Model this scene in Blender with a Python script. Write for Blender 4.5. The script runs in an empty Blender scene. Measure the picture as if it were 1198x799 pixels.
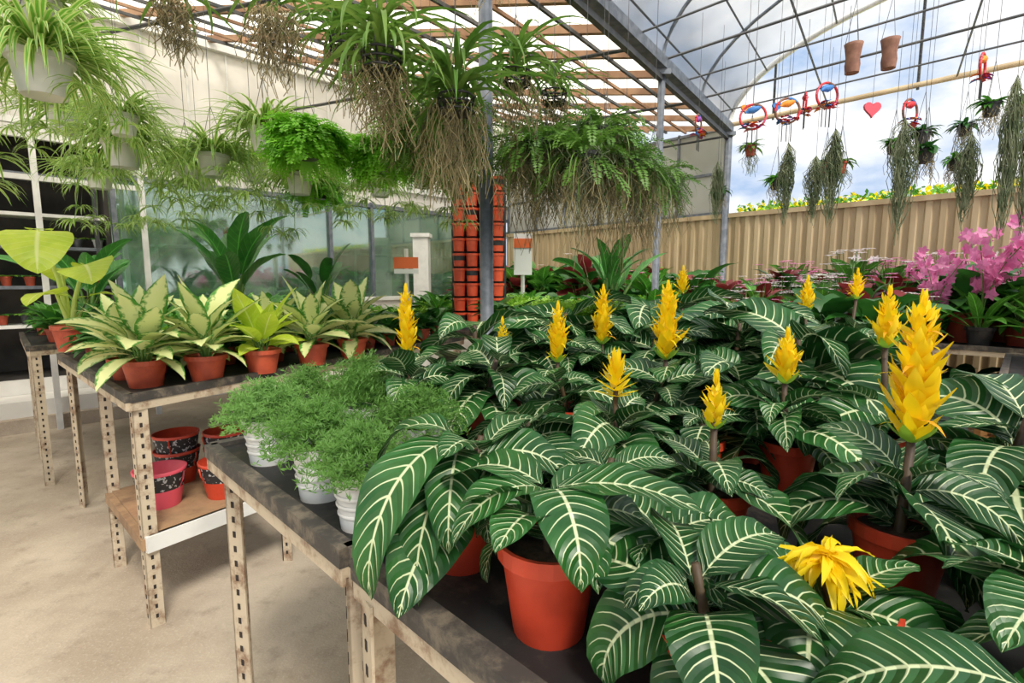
import bpy, math, random
from mathutils import Vector
R=random.Random(7)
S2=math.sqrt(2)
def AB(a,b): return ((a-b)/S2,(a+b)/S2)
# ---------------------------------------------------------------- materials
class N:
    def __init__(s,name):
        s.m=bpy.data.materials.new(name); s.m.use_nodes=True
        s.t=s.m.node_tree; s.t.nodes.clear()
        s.out=s.n('ShaderNodeOutputMaterial')
    def n(s,ty,**k):
        x=s.t.nodes.new(ty)
        for a,b in k.items(): setattr(x,a,b)
        return x
    def l(s,a,b): s.t.links.new(a,b)
    def M(s,op,a,b=None,c=None,clamp=False):
        x=s.n('ShaderNodeMath',operation=op,use_clamp=clamp)
        for i,v in enumerate((a,b,c)):
            if v is None: continue
            if isinstance(v,(int,float)): x.inputs[i].default_value=v
            else: s.l(v,x.inputs[i])
        return x.outputs[0]
    def mix(s,f,a,b):
        x=s.n('ShaderNodeMix',data_type='RGBA')
        for i,v in ((0,f),(6,a),(7,b)):
            if isinstance(v,(int,float)): x.inputs[i].default_value=v
            elif isinstance(v,tuple): x.inputs[i].default_value=(*v,1)
            else: s.l(v,x.inputs[i])
        return x.outputs[2]
    def noise(s,scale,coord='Object',detail=4,rough=.55):
        tc=s.n('ShaderNodeTexCoord'); x=s.n('ShaderNodeTexNoise')
        x.inputs['Scale'].default_value=scale; x.inputs['Detail'].default_value=detail
        x.inputs['Roughness'].default_value=rough
        s.l(tc.outputs[coord],x.inputs['Vector']); return x.outputs['Fac']
    def ss(s,v,lo,hi):
        x=s.n('ShaderNodeMapRange',interpolation_type='SMOOTHSTEP')
        s.l(v,x.inputs[0]); x.inputs[1].default_value=lo; x.inputs[2].default_value=hi
        return x.outputs[0]
    def bsdf(s,col,rough=.5,metal=0,bump=None,bs=.3,bd=.01,spec=.5,transl=0,tcol=None):
        p=s.n('ShaderNodeBsdfPrincipled')
        if isinstance(col,tuple): p.inputs['Base Color'].default_value=(*col,1)
        else: s.l(col,p.inputs['Base Color'])
        if isinstance(rough,(int,float)): p.inputs['Roughness'].default_value=rough
        else: s.l(rough,p.inputs['Roughness'])
        p.inputs['Metallic'].default_value=metal
        p.inputs['Specular IOR Level'].default_value=spec
        if bump is not None:
            b=s.n('ShaderNodeBump'); b.inputs['Strength'].default_value=bs; b.inputs['Distance'].default_value=bd
            s.l(bump,b.inputs['Height']); s.l(b.outputs[0],p.inputs['Normal'])
        o=p.outputs[0]
        if transl>0:
            t=s.n('ShaderNodeBsdfTranslucent')
            c=tcol if tcol is not None else col
            if isinstance(c,tuple): t.inputs[0].default_value=(*c,1)
            else: s.l(c,t.inputs[0])
            mx=s.n('ShaderNodeMixShader'); mx.inputs[0].default_value=transl
            s.l(o,mx.inputs[1]); s.l(t.outputs[0],mx.inputs[2]); o=mx.outputs[0]
        s.l(o,s.out.inputs[0]); return s.m

def plain(name,c1,c2=None,scale=8,rough=.6,metal=0,bs=0,bd=.01,transl=0,lo=.35,hi=.65,coord='Object',spec=.5):
    m=N(name)
    if c2 is None: return m.bsdf(c1,rough,metal,transl=transl,spec=spec)
    f=m.noise(scale,coord)
    c=m.mix(m.ss(f,lo,hi),c1,c2)
    return m.bsdf(c,rough,metal,bump=f if bs else None,bs=bs,bd=bd,transl=transl,spec=spec)

def leafmat(name,c1,c2,kind='plain',rough=.4,transl=.25,c3=None):
    m=N(name)
    tc=m.n('ShaderNodeTexCoord'); sp=m.n('ShaderNodeSeparateXYZ'); m.l(tc.outputs['UV'],sp.inputs[0])
    u=m.M('ABSOLUTE',m.M('SUBTRACT',m.M('MULTIPLY',sp.outputs[0],2.0),1.0)); s=sp.outputs[1]
    oi=m.n('ShaderNodeObjectInfo')
    nz=m.noise(9,'Object'); bump=None
    if kind=='zebra':
        nf=m.noise(14,'Object',1)
        ph=m.M('SUBTRACT',m.M('MULTIPLY',s,11.0),m.M('MULTIPLY',m.M('POWER',u,1.3),1.9))
        ph=m.M('ADD',ph,m.M('MULTIPLY',m.M('SUBTRACT',nf,.5),.6))
        tri=m.M('MULTIPLY',m.M('ABSOLUTE',m.M('SUBTRACT',m.M('FRACT',ph),.5)),2.0)
        th=m.M('ADD',m.M('MULTIPLY',u,.12),.80)
        v=m.M('DIVIDE',m.M('SUBTRACT',tri,th),.09,clamp=True)
        v=m.M('MULTIPLY',v,m.M('SUBTRACT',1.0,m.ss(u,.78,.94)))
        mid=m.M('SUBTRACT',1.0,m.ss(u,.03,.07))
        v=m.M('MAXIMUM',v,mid)
        v=m.M('MULTIPLY',v,.95)
        f=m.M('ADD',m.M('MULTIPLY',m.ss(nz,.35,.65),.7),m.M('MULTIPLY',oi.outputs['Random'],.3))
        base=m.mix(f,c1,c2)
        col=m.mix(v,base,c3)
        bump=m.M('SUBTRACT',1.0,tri)
        return m.bsdf(col,rough,bump=bump,bs=.5,bd=.006,transl=transl)
    if kind=='center':
        w=m.M('ADD',u,m.M('MULTIPLY',m.M('SUBTRACT',m.noise(45,'Object',3),.5),1.3))
        col=m.mix(m.ss(w,.55,.9),c1,c2)
    elif kind=='stripe':
        col=m.mix(m.ss(u,.35,.6),c1,c2)
    elif kind=='vein':
        ph=m.M('SUBTRACT',m.M('MULTIPLY',s,9.0),m.M('MULTIPLY',u,1.6))
        tri=m.M('MULTIPLY',m.M('ABSOLUTE',m.M('SUBTRACT',m.M('FRACT',ph),.5)),2.0)
        v=m.M('MAXIMUM',m.M('MULTIPLY',m.ss(tri,.85,1.0),.45),m.M('SUBTRACT',1.0,m.ss(u,.03,.09)))
        base=m.mix(m.ss(nz,.3,.7),c1,c2)
        col=m.mix(v,base,c3 or tuple(min(1,x*2.2) for x in c2)); bump=m.M('SUBTRACT',1.0,tri)
    elif kind=='tip':
        col=m.mix(m.ss(s,.0,.45),c2,c1)
    else:
        f=m.M('ADD',m.M('MULTIPLY',m.ss(nz,.3,.7),.6),m.M('MULTIPLY',oi.outputs['Random'],.4))
        col=m.mix(f,c1,c2)
    return m.bsdf(col,rough,bump=bump,bs=.3,bd=.004,transl=transl)

MZ=leafmat('zebra_leaf',(.007,.052,.011),(.030,.140,.024),'zebra',.38,.17,(.70,.78,.46))
MSTEM=plain('dark_stem',(.05,.028,.015),(.08,.05,.02),30)
MGST=plain('green_stem',(.12,.25,.05),(.2,.35,.08),20)
MYEL=leafmat('yellow_bract',(1.0,.76,.012),(.88,.62,.012),'tip',.45,.4)
MORG=leafmat('orange_bract',(.9,.42,.02),(.95,.7,.03),'tip',.5,.3)
MRED=plain('red_plastic',(.60,.062,.025),(.48,.045,.018),12,rough=.38)
MTER=plain('terracotta_plastic',(.50,.085,.035),(.38,.06,.028),14,rough=.5)
MWPOT=plain('white_plastic',(.70,.70,.67),(.55,.56,.54),6,rough=.4)
MBLK=plain('black_plastic',(.02,.02,.022),(.045,.045,.045),20,rough=.45)
MSOIL=plain('soil',(.035,.022,.014),(.08,.05,.03),60,rough=.95,bs=.6)
MG1=leafmat('dark_green_leaf',(.014,.085,.014),(.05,.20,.028),'plain',.35,.25)
MG2=leafmat('mid_green_leaf',(.05,.20,.022),(.11,.34,.04),'vein',.4,.3)
MG3=leafmat('light_green_leaf',(.18,.44,.035),(.34,.60,.07),'plain',.45,.4)
MFINE=leafmat('fine_foliage',(.10,.25,.035),(.20,.40,.09),'plain',.6,.35)
MDF=leafmat('variegated_leaf',(.74,.78,.36),(.08,.28,.04),'center',.35,.25)
MSPD=leafmat('spider_leaf',(.16,.38,.045),(.50,.62,.20),'stripe',.4,.4)
MFERN=leafmat('fern_leaf',(.12,.42,.02),(.28,.64,.05),'plain',.5,.4)
MFDK=leafmat('dull_fern_leaf',(.07,.19,.022),(.19,.36,.06),'plain',.5,.35)
MBAN=leafmat('banana_leaf',(.035,.19,.03),(.08,.28,.05),'vein',.35,.3)
MALO=leafmat('lime_leaf',(.48,.66,.04),(.62,.76,.07),'vein',.4,.45,(.75,.85,.3))
MREDL=leafmat('red_leaf',(.15,.012,.022),(.34,.05,.045),'plain',.4,.25)
MPINK=leafmat('pink_petal',(.80,.16,.44),(.9,.42,.66),'plain',.5,.4)
MWHT=leafmat('white_petal',(.92,.90,.86),(.9,.75,.84),'plain',.5,.4)
MROOT=plain('aerial_root',(.17,.14,.07),(.38,.32,.16),5,rough=.9)
MMOSS=plain('grey_moss',(.15,.20,.10),(.32,.36,.22),9,rough=.9,transl=.2)
MSTRAP=leafmat('strap_leaf',(.09,.21,.035),(.22,.35,.07),'plain',.45,.35)
MWIRE=plain('wire',(.12,.12,.12),rough=.5,metal=.6)

def concrete():
    m=N('concrete_floor')
    a=m.noise(1.1,'Object',6,.6); b=m.noise(9,'Object',8,.65); c=m.noise(90,'Object',3)
    col=m.mix(m.ss(a,.35,.68),(.34,.275,.205),(.52,.445,.35))
    col=m.mix(m.M('MULTIPLY',m.ss(b,.5,.75),.5),col,(.20,.16,.115))
    col=m.mix(m.M('MULTIPLY',m.ss(c,.52,.7),.3),col,(.60,.53,.43))
    h=m.M('ADD',b,m.M('MULTIPLY',c,.4))
    return m.bsdf(col,.85,bump=h,bs=.4,bd=.015)
MCON=concrete()
def paintrust(name,base,rust,sc=9,lo=.5,hi=.68):
    m=N(name); a=m.noise(sc,'Object',8,.7)
    return m.bsdf(m.mix(m.ss(a,lo,hi),base,rust),.65,bump=a,bs=.25,bd=.004)
MLEG=paintrust('painted_slotted_steel',(.55,.46,.33),(.24,.14,.08),11,.46,.66)
MHOLE=plain('hole_shadow',(.03,.022,.018),rough=.9)
MRIM=paintrust('weathered_rim',(.05,.045,.04),(.20,.165,.12),14,.46,.7)
MLINER=paintrust('black_liner',(.012,.012,.012),(.06,.045,.035),16,.5,.7)
MWOOD=paintrust('bench_wood',(.38,.24,.13),(.20,.12,.07),5,.4,.7)
def grainwood(name,c1,c2,sc=(30,30,1.5)):
    m=N(name); tc=m.n('ShaderNodeTexCoord'); mp=m.n('ShaderNodeMapping'); mp.inputs['Scale'].default_value=sc
    nz=m.n('ShaderNodeTexNoise'); nz.inputs['Scale'].default_value=1; nz.inputs['Detail'].default_value=6
    m.l(tc.outputs['Object'],mp.inputs[0]); m.l(mp.outputs[0],nz.inputs[0])
    return m.bsdf(m.mix(m.ss(nz.outputs[0],.35,.65),c1,c2),.7,bump=nz.outputs[0],bs=.2,bd=.005)
MBAT=grainwood('roof_batten_wood',(.26,.14,.08),(.40,.24,.14),(4,4,4))
MFEN=grainwood('beige_fence',(.46,.35,.20),(.58,.46,.28),(6,6,1))
MCRATE=grainwood('crate_wood',(.48,.23,.07),(.62,.36,.13),(3,3,30))
MSTEEL=plain('galvanised_steel',(.13,.15,.18),(.21,.23,.26),14,rough=.45,metal=.4)
MDSTEEL=plain('dark_steel',(.05,.055,.06),(.09,.09,.09),10,rough=.5,metal=.4)
MWALL=plain('cream_wall',(.78,.76,.71),(.66,.64,.59),2,rough=.8)
MWHITE=plain('white_frame',(.80,.80,.76),(.66,.66,.63),5,rough=.5)
MDARK=plain('dark_interior',(.03,.027,.024),(.06,.052,.045),3,rough=.8)
def sheet(name,col,tr,f1=.25,transp=(1,1,1)):
    m=N(name); nz=m.noise(1.3,'Object',6,.6)
    c=m.mix(m.ss(nz,.3,.75),col,tuple(x*.78 for x in col))
    d=m.n('ShaderNodeBsdfTranslucent'); m.l(c,d.inputs[0])
    g=m.n('ShaderNodeBsdfDiffuse'); m.l(c,g.inputs[0])
    m1=m.n('ShaderNodeMixShader'); m1.inputs[0].default_value=f1; m.l(d.outputs[0],m1.inputs[1]); m.l(g.outputs[0],m1.inputs[2])
    t=m.n('ShaderNodeBsdfTransparent'); t.inputs[0].default_value=(*transp,1)
    m2=m.n('ShaderNodeMixShader'); m.l(m1.outputs[0],m2.inputs[2]); m.l(t.outputs[0],m2.inputs[1])
    m.l(m.M('ADD',m.M('MULTIPLY',m.ss(nz,.35,.7),.15),1-tr-.07),m2.inputs[0])
    m.l(m2.outputs[0],m.out.inputs[0]); return m.m
MSHEET=sheet('translucent_roof_sheet',(.70,.67,.61),.10)
MFILM=sheet('plastic_film',(.40,.42,.44),.26)
MPANEL=sheet('frosted_panel',(.66,.64,.58),.08)
def glassw():
    m=N('green_glass'); nz=m.noise(2.2,'Object',5,.6)
    g=m.n('ShaderNodeBsdfGlossy'); g.inputs['Roughness'].default_value=.04; g.inputs[0].default_value=(.8,.9,.86,1)
    t=m.n('ShaderNodeBsdfTransparent'); t.inputs[0].default_value=(.60,.78,.68,1)
    d=m.n('ShaderNodeBsdfDiffuse'); m.l(m.mix(m.ss(nz,.3,.7),(.18,.32,.24),(.45,.58,.48)),d.inputs[0])
    a=m.n('ShaderNodeMixShader'); m.l(m.M('ADD',m.M('MULTIPLY',m.ss(nz,.35,.65),.25),.12),a.inputs[0]); m.l(t.outputs[0],a.inputs[1]); m.l(d.outputs[0],a.inputs[2])
    b=m.n('ShaderNodeMixShader'); b.inputs[0].default_value=.28; m.l(a.outputs[0],b.inputs[1]); m.l(g.outputs[0],b.inputs[2])
    m.l(b.outputs[0],m.out.inputs[0]); return m.m
MGLASS=glassw()
MROOM=plain('shop_wall',(.16,.25,.18),(.40,.50,.40),1.2,rough=.8)
MSIGN=plain('orange_sign',(.80,.16,.04),rough=.5)
MPAPER=plain('white_sign',(.85,.85,.82),rough=.6)
MGROUND=plain('outside_ground',(.30,.27,.2),(.2,.22,.12),.6,rough=.95)

# ---------------------------------------------------------------- mesh builder
class B:
    def __init__(s): s.v=[];s.f=[];s.m=[];s.uv=[];s.mats=[];s.sm=[]
    def mi(s,mat):
        if mat not in s.mats: s.mats.append(mat)
        return s.mats.index(mat)
    def add(s,vs,fs,mat,uvs=None,smooth=False):
        o=len(s.v); s.v+=[tuple(p) for p in vs]
        s.uv+=uvs if uvs else [(.5,.5)]*len(vs)
        k=s.mi(mat)
        for f in fs: s.f.append([i+o for i in f]); s.m.append(k); s.sm.append(smooth)
    def leaf(s,base,az,p0,p1,L,W,mat,nv=6,nu=4,fold=.12,prof=None,wav=0,roll=0,twist=0):
        if prof is None: prof=lambda t: max(0,math.sin(math.pi*min(1,t**.8)))**.85
        pos=Vector(base); vs=[];uvs=[];d=L/nv; ph=R.random()*6
        for j in range(nv+1):
            t=j/nv; p=p0+(p1-p0)*t; a=az+twist*t
            dr=Vector((math.cos(p)*math.cos(a),math.cos(p)*math.sin(a),math.sin(p)))
            if j: pos=pos+dr*d
            sd=Vector((-math.sin(a),math.cos(a),0)); nm=dr.cross(sd)
            if roll:
                sd,nm=sd*math.cos(roll)+nm*math.sin(roll), nm*math.cos(roll)-sd*math.sin(roll)
            w=W/2*prof(t)
            for i in range(nu+1):
                u=-1+2*i/nu
                z=fold*abs(u)*w+wav*W*math.sin(t*16+ph+(2 if u>0 else 0))*u*u*.5
                vs.append(pos+sd*(u*w)+nm*z); uvs.append((u*.5+.5,t))
        n=nu+1
        fs=[(j*n+i,j*n+i+1,(j+1)*n+i+1,(j+1)*n+i) for j in range(nv) for i in range(nu)]
        s.add(vs,fs,mat,uvs,True)
    def dia(s,p,dr,sd,L,W,mat):
        p=Vector(p); s.add([p,p+dr*L*.5+sd*W*.5,p+dr*L,p+dr*L*.5-sd*W*.5],[(0,1,2,3)],mat,[(.5,0),(1,.5),(.5,1),(0,.5)])
    def tube(s,pts,r,mat,n=6,cap=True):
        pts=[Vector(p) for p in pts]; vs=[]
        for i,p in enumerate(pts):
            t=(pts[min(i+1,len(pts)-1)]-pts[max(i-1,0)])
            t=t.normalized() if t.length>1e-9 else Vector((0,0,1))
            up=Vector((0,0,1)) if abs(t.z)<.9 else Vector((1,0,0))
            x=t.cross(up).normalized(); y=t.cross(x)
            rr=r[i] if isinstance(r,(list,tuple)) else r
            for k in range(n):
                a=2*math.pi*k/n; vs.append(p+x*math.cos(a)*rr+y*math.sin(a)*rr)
        fs=[(i*n+k,i*n+(k+1)%n,(i+1)*n+(k+1)%n,(i+1)*n+k) for i in range(len(pts)-1) for k in range(n)]
        if cap: fs+=[tuple(range(n)),tuple(range((len(pts)-1)*n,len(pts)*n))]
        s.add(vs,fs,mat,None,True)
    def lathe(s,c,prof,mat,n=24,smooth=True):
        vs=[];N_=len(prof)
        for r,z in prof:
            for k in range(n):
                a=2*math.pi*k/n; vs.append((c[0]+r*math.cos(a),c[1]+r*math.sin(a),c[2]+z))
        s.add(vs,[(i*n+k,i*n+(k+1)%n,(i+1)*n+(k+1)%n,(i+1)*n+k) for i in range(N_-1) for k in range(n)],mat,None,smooth)
    def disc(s,c,r,mat,n=20):
        s.add([(c[0]+r*math.cos(2*math.pi*k/n),c[1]+r*math.sin(2*math.pi*k/n),c[2]) for k in range(n)],[tuple(range(n))],mat)
    def pot(s,c,r,h,mat,taper=.72,n=24,band=None):
        rb=r*taper; lip=r*1.07
        s.disc(c,rb,mat,n)
        s.lathe(c,[(rb,0),(r*.97,h*.82)],mat,n)
        s.lathe(c,[(r*.97,h*.82),(lip,h*.83),(lip*1.01,h),(lip*.93,h),(r*.88,h*.85)],mat,n,False)
        s.disc((c[0],c[1],c[2]+h*.86),r*.93,MSOIL,n)
        if band:
            s.lathe(c,[(rb+(r*.97-rb)*.55+.001,h*.45),(r*.97+.0015,h*.8)],band,n)
    def prism(s,poly,z0,z1,mat):
        n=len(poly)
        vs=[(x,y,z0) for x,y in poly]+[(x,y,z1) for x,y in poly]
        s.add(vs,[tuple(range(n))[::-1],tuple(range(n,2*n))]+[(i,(i+1)%n,n+(i+1)%n,n+i) for i in range(n)],mat)
    def ab(s,a0,a1,b0,b1,z0,z1,mat):
        s.prism([AB(a0,b0),AB(a1,b0),AB(a1,b1),AB(a0,b1)],z0,z1,mat)
    def beam(s,p,q,w,h,mat):
        p=Vector(p);q=Vector(q);t=(q-p).normalized()
        up=Vector((0,0,1)) if abs(t.z)<.95 else Vector((1,1,0)).normalized()
        x=t.cross(up).normalized();y=x.cross(t)
        vs=[e+x*(i*w/2)+y*(j*h/2) for e in (p,q) for i,j in ((-1,-1),(1,-1),(1,1),(-1,1))]
        s.add(vs,[(3,2,1,0),(4,5,6,7)]+[(i,(i+1)%4,4+(i+1)%4,4+i) for i in range(4)],mat)
    def frond(s,base,az,p0,p1,L,W,mat,n=16,pw=.3):
        pos=Vector(base)
        for j in range(n):
            t=j/n;p=p0+(p1-p0)*t
            dr=Vector((math.cos(p)*math.cos(az),math.cos(p)*math.sin(az),math.sin(p)))
            pos=pos+dr*(L/n); sd=Vector((-math.sin(az),math.cos(az),0)); w=W/2*math.sin(math.pi*(.08+.9*t))**.6
            nm=dr.cross(sd)
            for q in (1,-1):
                d2=(sd*q+dr*.35+nm*R.uniform(-.25,.25)).normalized()
                s.dia(pos,d2,dr,w,L/n*1.1,mat)
        return
    def strands(s,c,rad,n,l0,l1,mat,r=.002,sway=.02,segs=6,taper=True):
        for _ in range(n):
            a=R.random()*6.283;q=rad*math.sqrt(R.random()); L=R.uniform(l0,l1)
            if taper: L*=(1-.5*q/max(rad,1e-6))
            x=c[0]+q*math.cos(a);y=c[1]+q*math.sin(a);z=c[2]+R.uniform(-.02,.02);pts=[(x,y,z)]
            for k in range(segs):
                x+=R.uniform(-sway,sway);y+=R.uniform(-sway,sway);z-=L/segs;pts.append((x,y,z))
            s.tube(pts,r,mat,3,False)
    def mesh(s,name):
        me=bpy.data.meshes.new(name); me.from_pydata(s.v,[],s.f)
        for m in s.mats: me.materials.append(m)
        me.polygons.foreach_set('material_index',s.m); me.polygons.foreach_set('use_smooth',s.sm)
        uv=me.uv_layers.new(name='UVMap'); li=[0]*len(me.loops); me.loops.foreach_get('vertex_index',li)
        fl=[]
        for i in li: fl+=s.uv[i]
        uv.data.foreach_set('uv',fl); me.update(); return me
    def obj(s,name,loc=(0,0,0),rz=0,sc=1): return inst(s.mesh(name),name,loc,rz,sc)
def inst(me,name,loc,rz=0,sc=1,tilt=(0,0)):
    o=bpy.data.objects.new(name,me); o.location=loc; o.rotation_euler=(tilt[0],tilt[1],rz); o.scale=(sc,)*3
    bpy.context.scene.collection.objects.link(o); return o
rad=math.radians
# ---------------------------------------------------------------- room shell
b=B(); b.prism([(-30,-12),(30,-12),(30,30),(-30,30)],-.12,-.06,MGROUND); b.obj('ground')
b=B(); b.prism([AB(-6,-7),AB(7.5,-7),AB(7.5,10.6),AB(-6,10.6)],-.06,0,MCON); b.obj('floor')
WB=7.5
b=B()
b.ab(-6,-2.6,WB,WB+.1,0,4.5,MWALL)
b.ab(-2.6,1.0,WB,WB+.1,3.05,4.5,MWALL)
b.ab(-2.6,1.0,WB,WB+.1,0,.45,MWALL)
b.ab(1.0,7.4,WB,WB+.1,0,1.25,MWALL)
b.ab(1.0,7.4,WB,WB+.1,2.7,4.5,MWALL)
for k in range(30):
    a=-5.8+k*.45
    if a<7.3: b.ab(a,a+.02,WB-.02,WB,3.1,4.45,MWHITE)
b.ab(-6,7.4,WB-.08,WB,4.38,4.52,MWHITE)
b.ab(-6,7.4,WB-.06,WB,2.98,3.10,MWHITE)
b.obj('wall_left')
b=B()
b.ab(1.0,7.35,WB+.02,WB+.04,1.25,2.7,MGLASS)
for a in (1.0,3.6,4.3,6.2): b.ab(a,a+.05,WB-.03,WB+.06,1.2,2.75,MSTEEL)
b.ab(1.0,7.35,WB-.03,WB+.06,2.67,2.73,MSTEEL); b.ab(1.0,7.35,WB-.05,WB+.06,1.2,1.26,MWHITE)
b.obj('window_1')
b=B()
b.ab(1.05,7.4,10.4,10.5,0,3.3,MROOM); b.ab(7.3,7.4,7.62,10.4,0,3.3,MROOM)
b.ab(1.05,7.3,7.62,10.4,3.25,3.3,MPANEL)
b.ab(3.4,3.5,8.2,10.4,0,3.2,MDARK); b.ab(5.2,5.9,10.3,10.39,0,2.2,MDARK)
b.obj('shop_room')
b=B()
for z in (.5,1.0,1.5,2.0):
    b.ab(1.6,3.2,8.6,9.0,z,z+.03,MWHITE); b.ab(4.6,6.9,8.8,9.2,z,z+.03,MWHITE)
for a in (1.6,3.17,4.6,6.87):
    b.ab(a,a+.04,8.6,8.64,0,2.1,MWHITE)
R=random.Random(3)
for _ in range(60):
    a=R.choice((R.uniform(1.7,3.1),R.uniform(4.7,6.8))); z=R.choice((1.03,1.53,2.03)); c=AB(a,8.9 if a>4 else 8.8)
    b.pot((c[0],c[1],z),.07,.12,R.choice((MTER,MWPOT,MWPOT,MBLK,MSTEEL)),n=10)
    for k in range(12): b.leaf((c[0],c[1],z+.1),R.random()*6.3,rad(60),rad(-20),.26,.07,R.choice((MG1,MG1,MG3)),3,2)
b.obj('shop_display_shelf')
b=B()
b.ab(-2.6,1.0,WB+.9,WB+.95,.3,3.1,MDARK); b.ab(-2.65,-2.6,WB+.1,WB+.95,.3,3.1,MDARK); b.ab(.95,1.0,WB+.1,WB+.95,.3,3.1,MDARK)
b.ab(-2.6,1.0,WB+.1,WB+.95,3.05,3.1,MDARK); b.ab(-2.6,1.0,WB+.1,WB+.95,.4,.45,MDARK)
for z in (1.0,1.42,1.85,2.2,2.62): b.ab(-2.55,.95,WB+.12,WB+.5,z,z+.035,MWHITE if z in(1.0,2.2) else MSTEEL)
for a in (-2.5,-1.3,-.1,.85): b.ab(a,a+.04,WB+.12,WB+.16,.45,3.0,MDSTEEL)
for k in range(54):
    a=-2.4+k*.062; z=(1.04,1.455,1.885)[k%3]
    c=AB(a,WB+.25); b.pot((c[0],c[1],z),.05,.10,(MTER,MWPOT,MDSTEEL,MTER)[k%4],n=12)
    for j in range(9): b.leaf((c[0],c[1],z+.08),R.random()*6.3,rad(60),rad(-20),.15,.06,MG2 if k%2 else MG3,3,2)
b.obj('storage_shelf')
b=B(); b.ab(-2.6,1.1,WB-.45,WB-.01,0,.30,MWALL); b.ab(-2.6,1.1,WB-.55,WB-.45,0,.14,MCON); b.obj('trim_1')
b=B()
for a in (-1.0,.35,1.2):
    c=AB(a,6.9); b.beam((c[0],c[1],.0),(c[0],c[1],3.05),.05,.05,MWHITE)
p=AB(-2.5,6.9);q=AB(1.2,6.9)
b.beam((*p,3.02),(*q,3.02),.06,.06,MWHITE); b.beam((*p,2.5),(*q,2.5),.04,.05,MWHITE)
b.obj('rack_frame')
b=B(); vs=[];n=0
bb=7.5
prof=[(0,0),(.05,0),(.065,.025),(.115,.025),(.13,0)]
cnt=0
while bb>-3.5:
    for db,da in prof[:4]:
        x,y=AB(7.35+da,bb-db); vs+=[(x,y,0),(x,y,2.4)]; cnt+=1
    bb-=.13
b.add(vs,[(2*i,2*i+2,2*i+3,2*i+1) for i in range(cnt-1)],MFEN)
b.ab(7.33,7.42,-3.5,7.5,2.39,2.45,MFEN); b.ab(7.42,7.48,-3.5,7.5,1.2,1.28,MFEN)
b.obj('wall_back')
b=B()
b.ab(7.36,7.38,3.1,7.5,2.45,3.62,MPANEL)
for k in range(7): b.ab(7.33,7.40,3.1+k*.72,3.13+k*.72,2.45,3.65,MSTEEL)
for z in (2.45,3.0,3.6): b.ab(7.33,7.40,3.1,7.5,z,z+.035,MSTEEL)
b.obj('window_2')
# ---------------------------------------------------------------- roof left bay
G0=Vector((-3.9,-2.05,3.6)); G1=Vector((3.0,7.4,3.6))
W0=Vector((-12.5,-1.9,4.5)); W1=Vector((*AB(7.35,7.5),4.5))
def rl(s,t,dz=0):
    g=G0.lerp(G1,s); w=W0.lerp(W1,s); p=g.lerp(w,t); return Vector((p.x,p.y,p.z+dz))
b=B(); ns=18
for i in range(ns):
    b.add([rl(i/ns,0,.06),rl((i+1)/ns,0,.06),rl((i+1)/ns,1,.06),rl(i/ns,1,.06)],[(0,1,2,3)],MSHEET)
b.obj('roof_sheet')
b=B()
for i in range(21): b.beam(rl(i/20,0),rl(i/20,1),.05,.07,MBAT)
b.obj('roof_rafters')
b=B()
for i in range(1,14): b.beam(rl(0,i/14,-.06),rl(1,i/14,-.06),.025,.03,MDSTEEL if i%2 else MBAT)
for i in range(7): 
    s_=.15+i*.14; b.tube([rl(s_,0,-.12),rl(s_,1,-.95)],.016,MDSTEEL,6)
b.obj('roof_purlins')
b=B(); b.beam(G0,G1,.14,.10,MSTEEL); b.beam(G0+Vector((0,0,-.12)),G1+Vector((0,0,-.12)),.05,.05,MDSTEEL); b.obj('roof_gutter')
for (x,y,w,mt) in ((-.15,3.08,.04,MSTEEL),(1.47,5.3,.036,MSTEEL),(3.0,7.38,.05,MSTEEL)):
    b=B(); b.tube([(0,0,0),(0,0,3.55)],w,mt,12); b.prism([(-.09,-.09),(.09,-.09),(.09,.09),(-.09,.09)],0,.015,mt)
    b.prism([(-.07,-.07),(.07,-.07),(.07,.07),(-.07,.07)],3.5,3.55,mt); b.obj('steel_post',(x,y,0))
# ---------------------------------------------------------------- right vaulted bay
AX=Vector((1,-1,0))/S2*1.0; SP=5.6; RISE=1.15
def va(s,t):
    g=G0.lerp(G1,s); ang=math.pi*(1-t)
    return g+AX*(SP/2+SP/2*math.cos(ang))+Vector((0,0,.05+RISE*math.sin(ang)))
b=B(); nn=20;mm=14
vs=[va(i/mm,j/nn) for i in range(mm+1) for j in range(nn+1)]
b.add(vs,[(i*(nn+1)+j,(i+1)*(nn+1)+j,(i+1)*(nn+1)+j+1,i*(nn+1)+j+1) for i in range(mm) for j in range(nn)],MFILM,None,True)
b.obj('plastic_film_roof')
b=B()
for i in range(10):
    s_=i/9; b.tube([va(s_,j/24)-Vector((0,0,.03)) for j in range(25)],.018 if i<9 else .035,MSTEEL if i<9 else MWHITE,6)
    if i in(9,): b.tube([va(s_,0),va(s_,1)],.03,MFEN,6)
    else: b.tube([va(s_,0),va(s_,1)],.012,MDSTEEL,6)
for i in range(9):
    s_=(i+.5)/9; b.tube([va(s_,0),va(s_,1)],.010,MDSTEEL,5)
for j in range(1,16,2): b.tube([va(0,j/16)-Vector((0,0,.05)),va(1,j/16)-Vector((0,0,.05))],.010,MDSTEEL,5)
for j in range(2,9,2): b.tube([va(0,0)+AX*(j*.6),va(1,0)+AX*(j*.6)],.009,MDSTEEL,5)
for j in (5,10,14,18): 
    p=va(1,j/24); b.tube([p,(p.x,p.y,3.6)],.015,MSTEEL,6)
b.obj('roof_hoops')
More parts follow.
